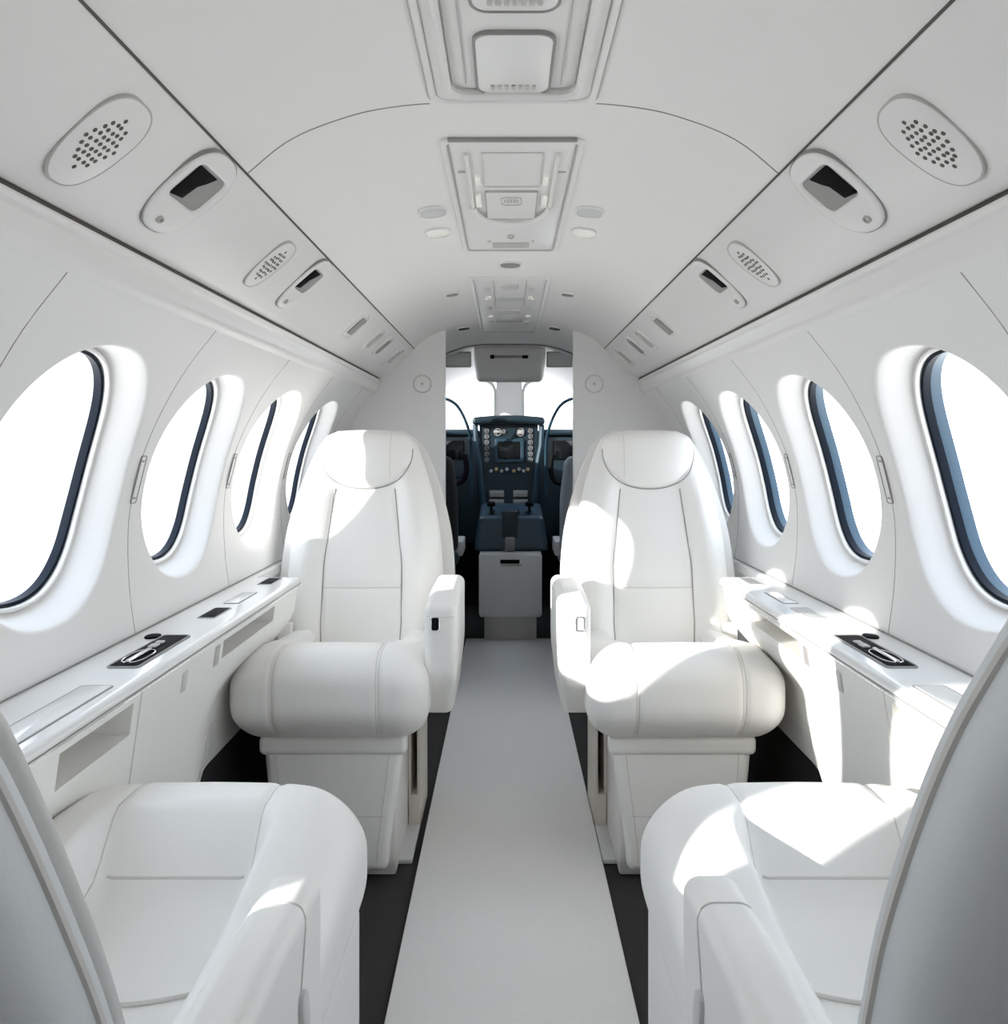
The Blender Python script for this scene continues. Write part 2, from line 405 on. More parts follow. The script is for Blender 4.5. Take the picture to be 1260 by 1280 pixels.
    # placards on the wall joints
    for i,(y,sw,sh) in enumerate(((1.425,.020,.088),(1.905,.018,.085),(2.385,.016,.08))):
        where = ('between the two nearest windows','between the second and third windows','between the two farthest windows')[i]
        sC = float(np.interp(.920, wz, ws))
        p0 = wall_pt(sC,y,0,side)
        t = thing('wall_placard', 'small embossed plate on the %s wall %s' % (nm,where), 'placard', p0)
        def F(a,b,h,sC=sC,y=y,p0=p0): return wall_pt(sC+b, y+a, -h, side)-p0
        link('frame', ring(bmesh.new(), rrect(sw,sh,.003,4), .0014, F, -.0005, .0025, .0005), 'grey', t)
        link('plate', plate(bmesh.new(), rrect(sw-.003,sh-.003,.002,4), F, -.0005, .0015, .0005), 'wall', t)
        bm = bmesh.new()
        for q in range(9):
            b = -sh/2+.010+q*(sh-.02)/8
            L = [(-.3,.25),(-.3,.05),(-.2,.3),(-.1,.3)][q%4]
            box_pts = plate(bm, [(sw*L[0],b-.0016),(sw*L[1],b-.0016),(sw*L[1],b+.0016),(sw*L[0],b+.0016)], F, .001, .0022, .0002)
        link('lettering', bm, 'grey', t)

# ------------------------------------------------------------------ overhead strip fittings
def psu_frame(side, u, y):
    p = PSU_A.lerp(PSU_B,u); bul = .0065*math.sin(PI*u); T = (PSU_B-PSU_A).normalized(); N = Vector((-T.z*-1,0,0))
    N = Vector((-abs(T.z),0,-abs(T.x)))
    o = Vector((side*(p.x+N.x*bul), y, p.z+N.z*bul))
    Ts = Vector((side*T.x,0,T.z)); Ns = Vector((side*N.x,0,N.z))
    return o, (lambda a,b,h: Vector((0,a,0))+Ts*(-b)+Ns*h)          # a along y, b up-slope, h out of surface
for side,nm in ((-1,'left'),(1,'right')):
    for i,(u,y,a,b) in enumerate(((.50,.826,.046,.062),(.46,1.404,.043,.056))):
        o,F = psu_frame(side,u,y)
        t = thing('overhead_speaker', 'perforated oval speaker in the %s overhead strip, %s' % (nm, ('nearest the camera','midway down the cabin')[i]), 'speaker', o, group=None)
        E = sell(a,b,2.5,48,.10)
        link('rim', ring(bmesh.new(), E, .0022, F, -.008, .0024, .0008), 'midgrey', t)
        link('grille', plate(bmesh.new(), off(E,-.002), F, -.008, .0022, .001), 'psu', t)
        bm = bmesh.new()
        for k in range(-4,5):
            for l in range(-4,5):
                aa = k*.0088+(.0044 if l%2 else 0); bb = l*.0088
                if (aa/.030)**2+(bb/.036)**2 < 1:
                    aa += random.uniform(-.0012,.0012); bb += random.uniform(-.001,.001)
                    plate(bm, [(aa+x,bb+z) for x,z in sell(.0027,.0027,2,8)], F, .0015, .0027, .0002)
        link('perforations', bm, 'gap', t)
    for i,(u,y,k) in enumerate(((.40,1.03,1.0),(.40,1.61,.85))):
        o,F = psu_frame(side,u,y)
        t = thing('air_vent', 'oval air outlet with dark nozzle, %s, %s overhead strip' % (('beside the speaker nearest the camera','beside the farther speaker')[i], nm), 'air vent', o)
        E = sell(.063*k,.068,2.5,48,.06)
        link('housing', ring(bmesh.new(), E, .030*k, F, -.008, .007, .004), 'psu', t) if False else None
        R = rrect(.092*k,.062,.012,11)
        # housing between oval and square opening
        bm = bmesh.new(); n=48
        def radial(poly, th):
            best=None
            for q in range(len(poly)):
                x1,y1=poly[q]; x2,y2=poly[(q+1)%len(poly)]
                dx,dy=math.cos(th),math.sin(th); den=dx*(y2-y1)-dy*(x2-x1)
                if abs(den)<1e-12: continue
                tt=(x1*(y2-y1)-y1*(x2-x1))/den; ss=(x1*dy-y1*dx)/den
                if tt>0 and -1e-6<=ss<=1+1e-6: best=tt if best is None else max(best,tt)
            return (best or .01)
        def pol(poly, sc_=1, dyy=0): return [(math.cos(2*PI*q/n)*radial(poly,2*PI*q/n)*sc_, math.sin(2*PI*q/n)*radial(poly,2*PI*q/n)*sc_+dyy) for q in range(n)]
        Eo = pol(E); Ro = pol(R,1,.012); Ri = pol(R,.93,.012); Em=[(x*.88,z*.88) for x,z in Eo]
        rows=[(Eo,-.008),(Eo,.002),([(x*.985,z*.985) for x,z in Eo],.0035),(Em,.005),([(x*1.06,(z-.012)*1.06+.012) for x,z in Ro],.005),(Ro,.004),(Ri,.0022),(Ri,-.006)]
        grid(bm, [[F(a,b,h) for a,b in rr] for rr,h in rows], closed_v=True)
        link('housing', bm, 'psu', t, ang=60)
        link('rim', ring(bmesh.new(), off(E,.0016), .0016, F, -.004, .0016, .0004), 'grey', t)
        bm = bmesh.new(); plate(bm, [(x*1.0,z) for x,z in Ri], F, .0005, .0020, .0003)
        link('nozzle', bm, 'grey', t)
        bm = bmesh.new(); hw=.040*k
        plate(bm, [(x,z) for x,z in ((-hw,.038),(hw*.35,.038),(hw*.1,.024),(-hw*.15,.014),(-hw*.25,-.010),(-hw,-.014))], F, .0018, .0034, .0005)
        link('nozzle_opening', bm, 'dark', t)
        link('knob', ring(bmesh.new(), sell(.0065*k,.0055,2,20), .0014, lambda a,b,h: F(a-.012,b-.049,h), .004, .0085, .0005), 'midgrey', t)
    for i,(u,y,a,b,mm) in enumerate(((.40,2.17,.030,.040,'grey'),(.40,2.45,.030,.040,'midgrey'),(.40,2.62,.028,.040,'grey'),(.42,2.90,.030,.040,'midgrey'))):
        o,F = psu_frame(side,u,y)
        t = thing('reading_light', 'slim grey overhead lamp slot near the bulkhead, %s in the %s strip' % (('the nearest of four','second of four','third of four','the farthest of four')[i],nm), 'reading light', o)
        link('bezel', ring(bmesh.new(), sell(a*1.7,b*1.25,2.6,32), .006, F, -.004, .005, .001), 'psu', t) if i in (0,3) else link('bezel', ring(bmesh.new(), sell(a*1.25,b*1.15,2.6,32), .005, F, -.004, .004, .001), 'psu', t)
        link('lens', plate(bmesh.new(), rrect(a*1.6,b*1.5,.008,5), F, -.004, .0045, .001), mm, t)

# ------------------------------------------------------------------ ceiling consoles
ZC = 1.4535
def F0(a,b,h): return (a,b,-h)
def RR(w,h,r): return rrect(w,h,r,6)
def atF(x,y): return lambda a,b,h: (x+a, y+b, -h)
# A nearest
t = thing('ceiling_console', 'large moulded ceiling panel with rounded square hatch, nearest the camera', 'ceiling panel', (0,.78,ZC))
link('outer_frame', ring(bmesh.new(), RR(.226,.64,.02), .009, F0, 0, .006, .002), 'psu', t)
link('outline', ring(bmesh.new(), RR(.231,.645,.022), .0022, F0, 0, .0025, .0005), 'midgrey', t)
link('tray', plate(bmesh.new(), RR(.205,.62,.016), F0, 0, .002, .0005), 'psu', t)
link('inner_frame', ring(bmesh.new(), RR(.186,.585,.024), .012, atF(0,-.003), 0, .014, .004), 'psu', t)
link('inner_outline', ring(bmesh.new(), RR(.160,.558,.018), .0016, atF(0,-.003), 0, .0045, .0005), 'midgrey', t)
for y in (.205,.005):
    hch = link('hatch', plate(bmesh.new(), RR(.092,.150,.018), atF(0,y), 0, .007, .002), 'lens2', t)
    link('hatch_outline', ring(bmesh.new(), RR(.098,.157,.021), .003, atF(0,y), 0, .0075, .0008), 'grey', hch)
    bm = bmesh.new()
    for k in range(7): plate(bm, [(x-.027+k*.009,z) for x,z in RR(.005,.012,.002)], atF(0,y+.055), .006, .009, .0005)
    link('louvre', bm, 'midgrey', hch)
for k,s_ in enumerate((-1,1)):
    link('side_groove', BX(s_*.062-.0008,s_*.062+.0008,-.28,.26,-.004,-.001), 'midgrey', t, smooth=False)
    link('lamp', plate(bmesh.new(), RR(.05,.016,.005), atF(s_*.033,.290), 0, .006, .0015), 'lens2', t)
# B
t = thing('ceiling_console', 'middle moulded ceiling panel with curved inner tray, above the forward seats aisle', 'ceiling panel', (0,1.585,ZC))
link('outer_frame', ring(bmesh.new(), RR(.226,.71,.014), .010, F0, 0, .006, .002), 'psu', t)
link('outline', ring(bmesh.new(), RR(.204,.69,.008), .0018, F0, 0, .0045, .0005), 'midgrey', t)
link('near_edge', BX(-.10,.10,-.359,-.352,-.007,0,bev=.002), 'grey', t)
link('tray', plate(bmesh.new(), RR(.20,.68,.01), F0, 0, .002, .0005), 'psu', t)
bm = bmesh.new()
tube(bm, [( .075*math.cos(a), -.02+.12*math.sin(a), -.006) if True else 0 for a in np.linspace(PI,0,20)], .0065, 8)
tube(bm, [(-.075,-.30,-.005),(-.075,-.02,-.006)], .004, 8); tube(bm, [(.075,-.30,-.005),(.075,-.02,-.006)], .004, 8)
link('curved_rim', bm, 'psu', t)
bm = bmesh.new(); tube(bm, [( .068*math.cos(a), -.02+.098*math.sin(a), -.004) for a in np.linspace(PI,0,20)], .0016, 6)
link('curved_outline', bm, 'midgrey', t)
h = link('hatch', plate(bmesh.new(), RR(.096,.17,.004), atF(0,-.02), 0, .006, .0015), 'psu', t)
link('hatch_outline', ring(bmesh.new(), RR(.100,.175,.005), .0016, atF(0,-.02), 0, .0065, .0004), 'midgrey', h)
link('hatch_outline', ring(bmesh.new(), RR(.102,.17,.005), .0012, atF(0,-.215), 0, .0045, .0004), 'softseam', h)
link('emblem', ring(bmesh.new(), RR(.040,.05,.012), .0018, atF(0,-.055), .004, .0075, .0005), 'midgrey', h)
bm = bmesh.new()
for k in range(5): plate(bm, [(x-.012+k*.006,z) for x,z in RR(.0035,.025 if k%2 else .018,.001)], atF(0,-.055), .005, .0072, .0003)
link('emblem_marks', bm, 'midgrey', h)
for s_ in (-1,1):
    link('lamp', plate(bmesh.new(), RR(.010,.045,.004), atF(s_*.060,-.17), 0, .007, .0015), 'lens', t)
    link('lamp', plate(bmesh.new(), RR(.011,.07,.004), atF(s_*.063,-.05), 0, .007, .0015), 'lens', t)
    link('screw', plate(bmesh.new(), sell(.004,.008,2,14), atF(s_*.05,.26), 0, .005, .001), 'lightgrey', t)
    link('mark', BX(s_*.085-.008,s_*.085+.008,-.21,-.206,-.004,-.001), 'midgrey', t, smooth=False)
link('lock', ring(bmesh.new(), sell(.008,.016,2,20), .003, atF(0,.215), 0, .005, .0005), 'midgrey', t)
link('slot', plate(bmesh.new(), RR(.085,.045,.006), atF(0,.295), 0, .004, .001), 'midgrey', t)
# C
t = thing('ceiling_console', 'farthest ceiling panel with rows of small vents, near the cockpit', 'ceiling panel', (0,2.79,ZC))
link('outer_frame', ring(bmesh.new(), RR(.232,1.10,.012), .010, F0, 0, .006, .002), 'psu', t)
link('outline', ring(bmesh.new(), RR(.212,1.08,.008), .0022, F0, 0, .0048, .0005), 'midgrey', t)
link('tray', plate(bmesh.new(), RR(.208,1.07,.01), F0, 0, .002, .0005), 'psu', t)
for y,w in ((-.42,.052),(-.22,.09),(.02,.075),(.22,.10)):
    link('vent', plate(bmesh.new(), RR(w,.07,.006), atF(0,y), 0, .005, .0015), 'lightgrey' if y!=.22 else 'midgrey', t)
for y in (-.38,-.24,-.05,.12,.25):
    for s_ in (-1,1):
        link('lamp', plate(bmesh.new(), sell(.010,.024,2,18), atF(s_*.068,y), 0, .006, .0015), 'lens' if y in(-.24,.12) else 'lightgrey', t)
for s_ in (-1,1): link('side_groove', BX(s_*.048-.0008,s_*.048+.0008,-.5,-.1,-.004,-.001), 'midgrey', t, smooth=False)
# oval fittings
def ceil_z(x): return float(np.interp(abs(x), [p[0] for p in CEIL], [p[1] for p in CEIL]))
def oval(x,y,a,b,kind,label,mm):
    sl = (ceil_z(abs(x)+.02)-ceil_z(max(0,abs(x)-.02)))/.04*math.copysign(1,x) if x else 0
    t = thing(kind, label, 'ceiling light' if kind=='ceiling_light' else 'vent', (x,y,ceil_z(x)))
    F = lambda aa,bb,h: (aa+sl*h,bb,aa*sl-h)
    link('bezel', ring(bmesh.new(), sell(a,b,2.8,32), .0035, F, -.001, .005, .001), 'psu', t)
    link('lens', plate(bmesh.new(), sell(a-.003,b-.003,2.8,32), F, -.001, .003, .0008), mm, t)
for s_,nm in ((-1,'left'),(1,'right')):
    oval(s_*.157,1.60,.029,.035,'ceiling_light','flat grey oval ceiling lamp beside the middle console, nearer one on the %s' % nm,'lightgrey')
    oval(s_*.160,1.755,.028,.036,'ceiling_light','pale oval ceiling lamp with warm lens beside the middle console, farther one on the %s' % nm,'lens')
    oval(s_*.178,2.46,.022,.03,'ceiling_light','tiny grey oval lamp on the %s of the far ceiling console, nearer one' % nm,'grey')
    oval(s_*.180,3.17,.026,.045,'ceiling_light','tiny dark oval lamp on the %s of the far ceiling console, beyond the bulkhead' % nm,'gap')
oval(0,2.085,.029,.036,'ceiling_vent','dark oval vent on the centre line between two ceiling consoles','grey')

# ------------------------------------------------------------------ seats
def make_seat(label, loc, rz, aisle, recline, clen, arm, front=True):
    """local frame: occupant faces -y, origin on the floor below the front of the backrest"""
    t = thing('passenger_seat', label, 'seat', loc, rz, 'white leather club seats')
    HX = .214 if front else .208
    zt, zb = (.526,.328) if front else (.526,.33)
    hy = (clen+.08)/2; yc = -clen+hy; hz = (zt-zb)/2
    pw = .112 if front else .092; roll = .15
    def dfm(p):
        x,y,z = p
        top = sstep(-.2,.8,z/hz)
        inner = (1-sstep(pw-.014,pw+.024,abs(x)))*sstep(-hy+roll-.03,-hy+roll+.045,y)
        z2 = z - (.040 if front else .078)*top*inner
        z2 += .006*top*(1-abs(x)/HX)**.5*(1-sstep(-hy+roll-.03,-hy+roll+.03,y)) if abs(x)<HX else 0
        for sx_ in (-1,1):                                  # stitched grooves
            g = math.exp(-((x-sx_*pw)/.006)**2)
            z2 -= .004*g*top
            y += .004*g*(1-sstep(-hy,-hy+.04,y))
        # sides belly out slightly, cushion tapers at the bottom front
        k = 1+.02*math.cos(PI*z/hz/2)
        y2 = y + (.03*sstep(.1,1,-z/hz) if y < -hy+.1 else 0)
        return (x*k, y2, z2 - .012*sstep(.4,1.0,abs(x)/HX)*top*(1-sstep(-hy,-hy+.2,y)) - .035*sstep(.2,1,z/hz)*sstep(-hy+.12,-hy+.36,y))
    bm = bmesh.new(); mp = rbox(bm, HX,hy,hz,.066 if front else .080,dfm,(56,36,6),8,(0,yc,(zt+zb)/2))
    cush = link('seat_cushion', bm, 'leather', t, ang=60)
    bm = bmesh.new()
    for s_ in (-1,1):
        for dx in (-.0035,.0035) if front else (0,):
            P = [mp(s_*pw+dx,-hy,z) for z in np.linspace(-hz,hz,26)]+[mp(s_*pw+dx,y,hz) for y in np.linspace(-hy+.01,hy-.03,40)]
            tube(bm, P, .0010, 5)
    link('stitching', bm, 'softseam', cush)
    if not front:
        P = [mp(x,-hy+roll+.022,hz)+Vector((0,0,.0008)) for x in np.linspace(-pw+.010,pw-.010,24)]
        link('piping', tube(bmesh.new(), P, .0016, 6), 'softseam', cush)
        P = [mp(x,-.255-yc-.02*(1-math.cos(PI*x/pw/2)),hz)+Vector((0,0,.002)) for x in np.linspace(-pw,pw,24)]
        link('piping', tube(bmesh.new(), P, .0022, 6), 'softseam', cush)
    # backrest
    zB, zT = .415, 1.022
    WV = [(0,.196),(.1,.205),(.3,.213),(.5,.206),(.65,.190),(.8,.165),(.9,.143),(.96,.125),(1.0,.095)]
    wv_x = [a for a,b in WV]; wv_y = [b for a,b in WV]
    if not front: WV = [(0,.196),(.1,.205),(.3,.213),(.5,.213),(.62,.207),(.74,.196),(.82,.181),(.9,.158),(.96,.13),(1.0,.095)]
    if not front and aisle>0: WV = [(0,.196),(.1,.205),(.3,.213),(.5,.213),(.62,.214),(.74,.208),(.82,.197),(.9,.178),(.96,.155),(1.0,.11)]
    WC = catmull(WV, 8); cx_ = [a for a,b in WC]; cy_ = [b for a,b in WC]
    def wv(v): return float(np.interp(v,cx_,cy_))
    def spine(v): return recline*v**1.05, zB+(zT-zB)*v
    def seamx(v): return float(np.interp(v,[0,.15,.4,.72,.8],[.103,.108,.106,.083,.076]))
    def capk(v): return math.sqrt(max(0,1-max(0,(v-.93)/.07)**2))
    def front_pt(f, v, lift=0.0):
        w = wv(v)*(1 if front else .90); y,z = spine(v); n=4.0
        th = (.062 if front else .030)*(.35+.65*capk(v))
        prof = (1-abs(f)**n)**(1/n) if abs(f)<1 else 0
        x = f*w
        yy = y + .062 - th*prof
        sx_ = seamx(v)
        bol = (.030 if front else .008)*math.exp(-((abs(x)-(sx_+w)/2)/(.42*(w-sx_)))**2)*prof*(1-sstep(.70,.9,v))
        cen = -(.010 if front else .004)*(1-min(1,(x/sx_)**2))*(1-sstep(.7,.85,v))*math.sin(PI*min(1,v/.75))
        g = .005*math.exp(-((abs(x)-sx_)/.005)**2)*(1-sstep(.70,.74,v))
        g += .004*math.exp(-((v-.30)/.008)**2)*(1 if abs(x)<sx_ else 0)
        return Vector((x, yy-bol+cen*1.0+g-lift, z))
    def back_pt(f, v):
        w = wv(v); y,z = spine(v); n=3.2
        prof = (1-abs(f)**n)**(1/n) if abs(f)<1 else 0
        return Vector((f*w, y+.062+.020*prof*(.3+.7*capk(v)), z))
    fs = [math.sin(PI/2*(-1+2*k/90)) for k in range(91)]
    vs = list(np.linspace(0,.93,56))+[.94,.95,.96,.97,.98,.987,.993,1.0]
    rows = []
    for v in vs:
        rows.append([front_pt(f,v) for f in fs]+[back_pt(f,v) for f in reversed(fs[1:-1])])
    bm = bmesh.new(); V = grid(bm, rows, closed_v=True); bm.faces.new(V[0]); bm.faces.new(V[-1])
    back = link('backrest', bm, 'leather', t, ang=60)
    bm = bmesh.new()
    for s_ in (-1,1):
        tube(bm, [front_pt(s_*seamx(v)/wv(v),v,.0012) for v in np.linspace(.03,.735,50)], .0017, 6)
    link('dark_seam', bm, 'seam', back)
    link('cross_seam', tube(bmesh.new(), [front_pt(f*seamx(.30)/wv(.30),.30,.003) for f in np.linspace(-.97,.97,20)], .0011, 6), 'softseam', back)
    # head cushion: shield outline
    HW = .129
    def head_pt(a, r, sgn, T):
        c, s = math.cos(a), math.sin(a)
        p = 3.2 if s>0 else 2.3
        x = HW*math.copysign(abs(c)**(2/p),c)*r
        zz = (.052 if s>0 else .112)*math.copysign(abs(s)**(2/p),s)*r
        z = .972+zz; v = (z-zB)/(zT-zB)
        x *= 1-.04*max(0,zz/.052)
        y,_ = recline*max(0,v)**1.05, 0
        base = y + (.012 if front else .044)
        return Vector((x, base - sgn*T*(max(0,1-r**3.2))**.55 - .006*(1-(x/HW)**2), z))
    rs = [math.sin(PI/2*k/16) for k in range(17)]; As = [2*PI*k/80 for k in range(80)]
    bm = bmesh.new()
    grid(bm, [[head_pt(a,max(r,1e-3),1,.038) for a in As] for r in rs], closed_v=True)
    grid(bm, [[head_pt(a,max(r,1e-3),-1,.060) for a in As] for r in rs], closed_v=True)
    head = link('headrest', bm, 'leather', t, ang=70)
    HP = []
    for a in np.linspace(PI*1.0,PI*2.0,60):
        p = head_pt(a,.99,1,.038); v = (p.z-zB)/(zT-zB); fp = front_pt(max(-1,min(1,p.x/wv(v)/(1 if front else .9))),v)
        HP.append(Vector((p.x, min(p.y,fp.y)-.0008, p.z-.001)))
    link('piping', tube(bmesh.new(), HP, .0017, 6), 'seam', head)
    xs = -.072 if not (front and aisle>0) else .070
    if front: link('stitching', tube(bmesh.new(), [Vector((xs,0,0))+Vector((0,head_pt(PI/2 if q>0 else -PI/2, abs(q)*.8,1,.038).y-.0003+.001,.972+(.052 if q>0 else .112)*q*.8)) for q in np.linspace(-.9,1,20)], .0008, 5), 'softseam', head)
    # hard shell behind
    k_ = 1.13 if front else (1.005 if aisle<0 else 1.055)
    def shell_pt(f, v, b):
        w = wv(v)*k_+.004; y,z = spine(v); n = 3.5 if b else 4
        prof = (1-abs(f)**n)**(1/n) if abs(f)<1 else 0
        if not b: return Vector((f*w*.995, y+.074, z-.012))
        return Vector((f*w, y+.080+.060*prof*(.25+.75*capk(v)), z-.012))
    rows = [[shell_pt(f,v,0) for f in fs[::3]]+[shell_pt(f,v,1) for f in reversed(fs[::3])] for v in vs]
    bm = bmesh.new(); V = grid(bm, rows, closed_v=True); bm.faces.new(V[0]); bm.faces.new(V[-1])
    sh = link('backrest_shell', bm, 'shell' if not front else 'plastic', t, ang=60)
    link('piping', tube(bmesh.new(), [shell_pt(-1,v,1)+Vector((.001,.003,0)) for v in vs]+[shell_pt(1,v,1)+Vector((-.001,.003,0)) for v in reversed(vs)], .0028, 6), 'softseam', sh)
    # armrest on the aisle side
    a0,a1,ay,az,ab,al = arm         # inner/outer x, front y, top z, bottom z, length
    ah = (az-ab)/2; aw = (a1-a0)/2
    def adf(p):
        x,y,z = p
        q = z/ah
        if y < 0: y = y + (.055 if front else .02)*sstep(.2,1,-q)*(-y/(al/2))
        x -= (.011*sstep(0,1,-q) if front else 0)*1
        y2 = y
        return (x*aisle, y2, z - (.012*sstep(0,1,-y/(al/2)) if z>0 else 0))
    bm = bmesh.new(); amp = rbox(bm, aw,al/2,ah,.020 if front else .015,adf,(6,16,14),6,(aisle*(a0+a1)/2, ay+al/2,(az+ab)/2))
    ar = link('armrest', bm, 'leather', t, ang=60)
    P = [amp(aw*1.0,-al/2+.0+.0,z) for z in np.linspace(-ah*.9,ah*.9,10)]
    if front:
        P = [amp(x,-al/2+.045,ah)+Vector((0,0,0)) for x in np.linspace(-aw,aw,10)]
        link('stitching', tube(bmesh.new(), [amp(x,-al/2,ah*.78) for x in np.linspace(-aw*.95,aw*.95,12)], .0009, 5), 'softseam', ar)
        lx = aisle*((a0+a1)/2-.012); lz = az-.058; ly = amp(0,-al/2,lz-(az+ab)/2).y
        F = lambda a,b,h: (lx+a, ly-h, lz+b)
        lt = link('latch', ring(bmesh.new(), rrect(.022,.034,.005,4), .003, F, -.004, .004, .0008), 'chrome', ar)
        link('latch_button', plate(bmesh.new(), rrect(.016,.028,.003,4), F, -.004, .002, .0006), 'dark' if aisle>0 else 'lightgrey', lt)
    else:
        link('stitching', tube(bmesh.new(), [amp(x,-al/2+.06,ah)+Vector((0,0,.0003)) for x in np.linspace(-aw,aw,14)]+[amp(aw,-al/2+.06+.02*k/6,ah-(.06*k/6)) + Vector((aisle*.0003,0,0)) for k in range(1,7)], .0010, 5), 'softseam', ar)
        F = lambda a,b,h: (aisle*(a1+h), ay+.075+a, az-.085+b)
        link('latch_button', plate(bmesh.new(), [(x+y_*.25,y_) for x,y_ in sell(.010,.020,2.4,24)], F, -.003, .004, .0015), 'lightgrey', ar)
    # pedestal
    if front:
        bm = bmesh.new(); box(bm, -.139,.139,-.31,0,.002,.336,bev=.006)
        ped = link('pedestal', bm, 'plastic', t)
        bm = bmesh.new()
        xa, xb = sorted((aisle*.140,aisle*.170))
        yy0, yy1 = -.09,.10
        box(bm, xa,xb,yy0,yy1,.002,.09,bev=.003); box(bm, *(sorted((aisle*.162,aisle*.170))),yy0,yy1,.088,.36,bev=.003); box(bm, xa,xb,yy1-.012,yy1,.088,.36,bev=.003); box(bm, *(sorted((aisle*.140,aisle*.146))),yy0+.004,yy1,.088,.36)
        link('side_bracket', bm, 'beige', t)
        bm = bmesh.new(); box(bm, *(sorted((-aisle*.150,-aisle*.205))),-.12,.08,.002,.34,bev=.004)
        link('side_cover', bm, 'beige', t)
        link('floor_plate', BX(*sorted((aisle*.02,aisle*.170)),-.262,-.06,.002,.014,bev=.003), 'lightgrey', t)
        # leg rest
        def ldf(p):
            x,y,z = p; q = (z/.15+1)/2
            k = .80+.20*sstep(0,1,q)
            return (x*k, y+.03*q, z)
        bm = bmesh.new(); lmp = rbox(bm, .158,.022,.150,.018,ldf,(20,4,12),4,(0,-.335,.182))
        lr = link('leg_rest', bm, 'leather', t, ang=60)
        bm = bmesh.new()
        for s_ in (-1,1): tube(bm, [lmp(s_*.128,-.022,z) for z in np.linspace(-.14,.14,14)], .0011, 5)
        tube(bm, [lmp(x,-.022,-.03) for x in np.linspace(-.15,.15,14)], .0010, 5)
        link('stitching', bm, 'softseam', lr)
        link('leg_rest_top', (lambda b_: (rbox(b_, .166,.024,.022,.014,None,(10,4,4),4,(0,-.316,.306)), b_)[1])(bmesh.new()), 'leather', t, ang=60)
        for s_ in (-1,1):
            link('belt_box', BX(*sorted((s_*.176,s_*.212)),-.028,-.004,.452,.512,bev=.003), 'plastic', t)
    else:
        bm = bmesh.new(); box(bm, -.18,.18,-clen+.10,.06,.012,.335,bev=.01)
        link('pedestal', bm, 'plastic', t)
        def sdf(p):
            x,y,z = p
            return (x*aisle+0, y+.02*sstep(0,1,-z/.14) if y<0 else y, z)
        bm = bmesh.new(); rbox(bm, .015,(clen-.10)/2,.150,.013,sdf,(4,16,10),4,(aisle*.190,-clen/2+.03,.235))
        link('side_panel', bm, 'leather', t, ang=60)
    return t
ARMF = (.206,.280,-.345,.640,.362,.34)
make_seat('white leather seat facing the camera, left of the aisle by the bulkhead', (-.400,2.13,0), 0, 1, .115, .425, ARMF)
make_seat('white leather seat facing the camera, right of the aisle by the bulkhead', (.386,2.13,0), 0, -1, .115, .425, ARMF)
ARMR = (.188,.236,-.153,.620,.335,.30)
make_seat('white leather seat seen from behind at the lower left corner', (-.405,.550,0), PI, -1, .22, .580, ARMR, False)
make_seat('white leather seat seen from behind at the lower right corner', (.380,.550,0), PI, 1, .22, .580, ARMR, False)

# ------------------------------------------------------------------ cockpit
yW = 4.9
hullc = [(.70,0),(.70,.60),(.68,.80),(.65,.96),(.57,1.12),(.46,1.30),(.36,1.37),(.25,1.428),(0,1.46)]
for side,nm in ((-1,'left'),(1,'right')):
    struct('trim_13' if side<0 else 'trim_14', sheet_y(bmesh.new(), [(side*x,z) for x,z in hullc[:5]], YB+.03, yW+.02, 1), 'teal', smooth=False)
    P_ = [(side*x,z) for x,z in hullc[4:7]]
    bm = bmesh.new(); sheet_y(bm, P_, YB+.03, 3.75, 1); sheet_y(bm, P_, 4.65, yW+.02, 1)
    struct('trim_15' if side<0 else 'trim_16', bm, 'wall', smooth=False)
    ww = struct('window_%d' % (15+(side>0)), extrude_y(bmesh.new(), [(side*.60,1.10),(side*.56,1.10),(side*.555,1.13),(side*.59,1.13)], 3.75, 4.65), 'wall', smooth=False)
    link('pane', extrude_y(bmesh.new(), [(side*.575,1.125),(side*.352,1.375),(side*.355,1.378),(side*.579,1.128)], 3.75, 4.65), 'glass', ww, smooth=False)
bm = bmesh.new()
grid(bm, [[(x*1.0,YC-.002,z+.03) for x,z in arc],[(x,YC-.002,z-.004) for x,z in arc],[(x,YC+.02,z-.006) for x,z in arc],[(x,yW-.15,z-.058) for x,z in arc],[(x,yW+.03,z-.085) for x,z in arc]])
struct('trim_17', bm, 'wall', ang=30)
struct('trim_18', tube(bmesh.new(), [(x,YC-.003,z-.004) for x,z in arc], .004, 6), 'grey')
# windshield frame with two panes
wl = [(-.56,-.075),(.083,.568)]
bm = bmesh.new()
xs = [-.72,-.56,-.075,.083,.568,.72]; zs = [0,.90,1.385,1.50]
for i in range(5):
    for j in range(3):
        if j==0 or (j==1 and i in (1,3)): continue
        box(bm, xs[i],xs[i+1],yW,yW+.05,zs[j],zs[j+1])
bmesh.ops.remove_doubles(bm, verts=bm.verts, dist=1e-5)
struct('wall_front', bm, 'wall', smooth=False)
struct('wall_front_lower', BX(-.72,.72,yW,yW+.05,0,.899), 'darkm', smooth=False)
for n_,(a,b) in enumerate(wl):
    w = struct('window_%d' % (wn+1+n_), ring(bmesh.new(), rrect(b-a,.485,.07,8), .016, lambda p,q,h,a=a,b=b: ((a+b)/2+p, yW-h, 1.1425+q), -.04, .008, .003), 'lightgrey')
    link('pane', BX(a+.01,b-.01,yW+.015,yW+.02,.91,1.375), 'glass', w, smooth=False)
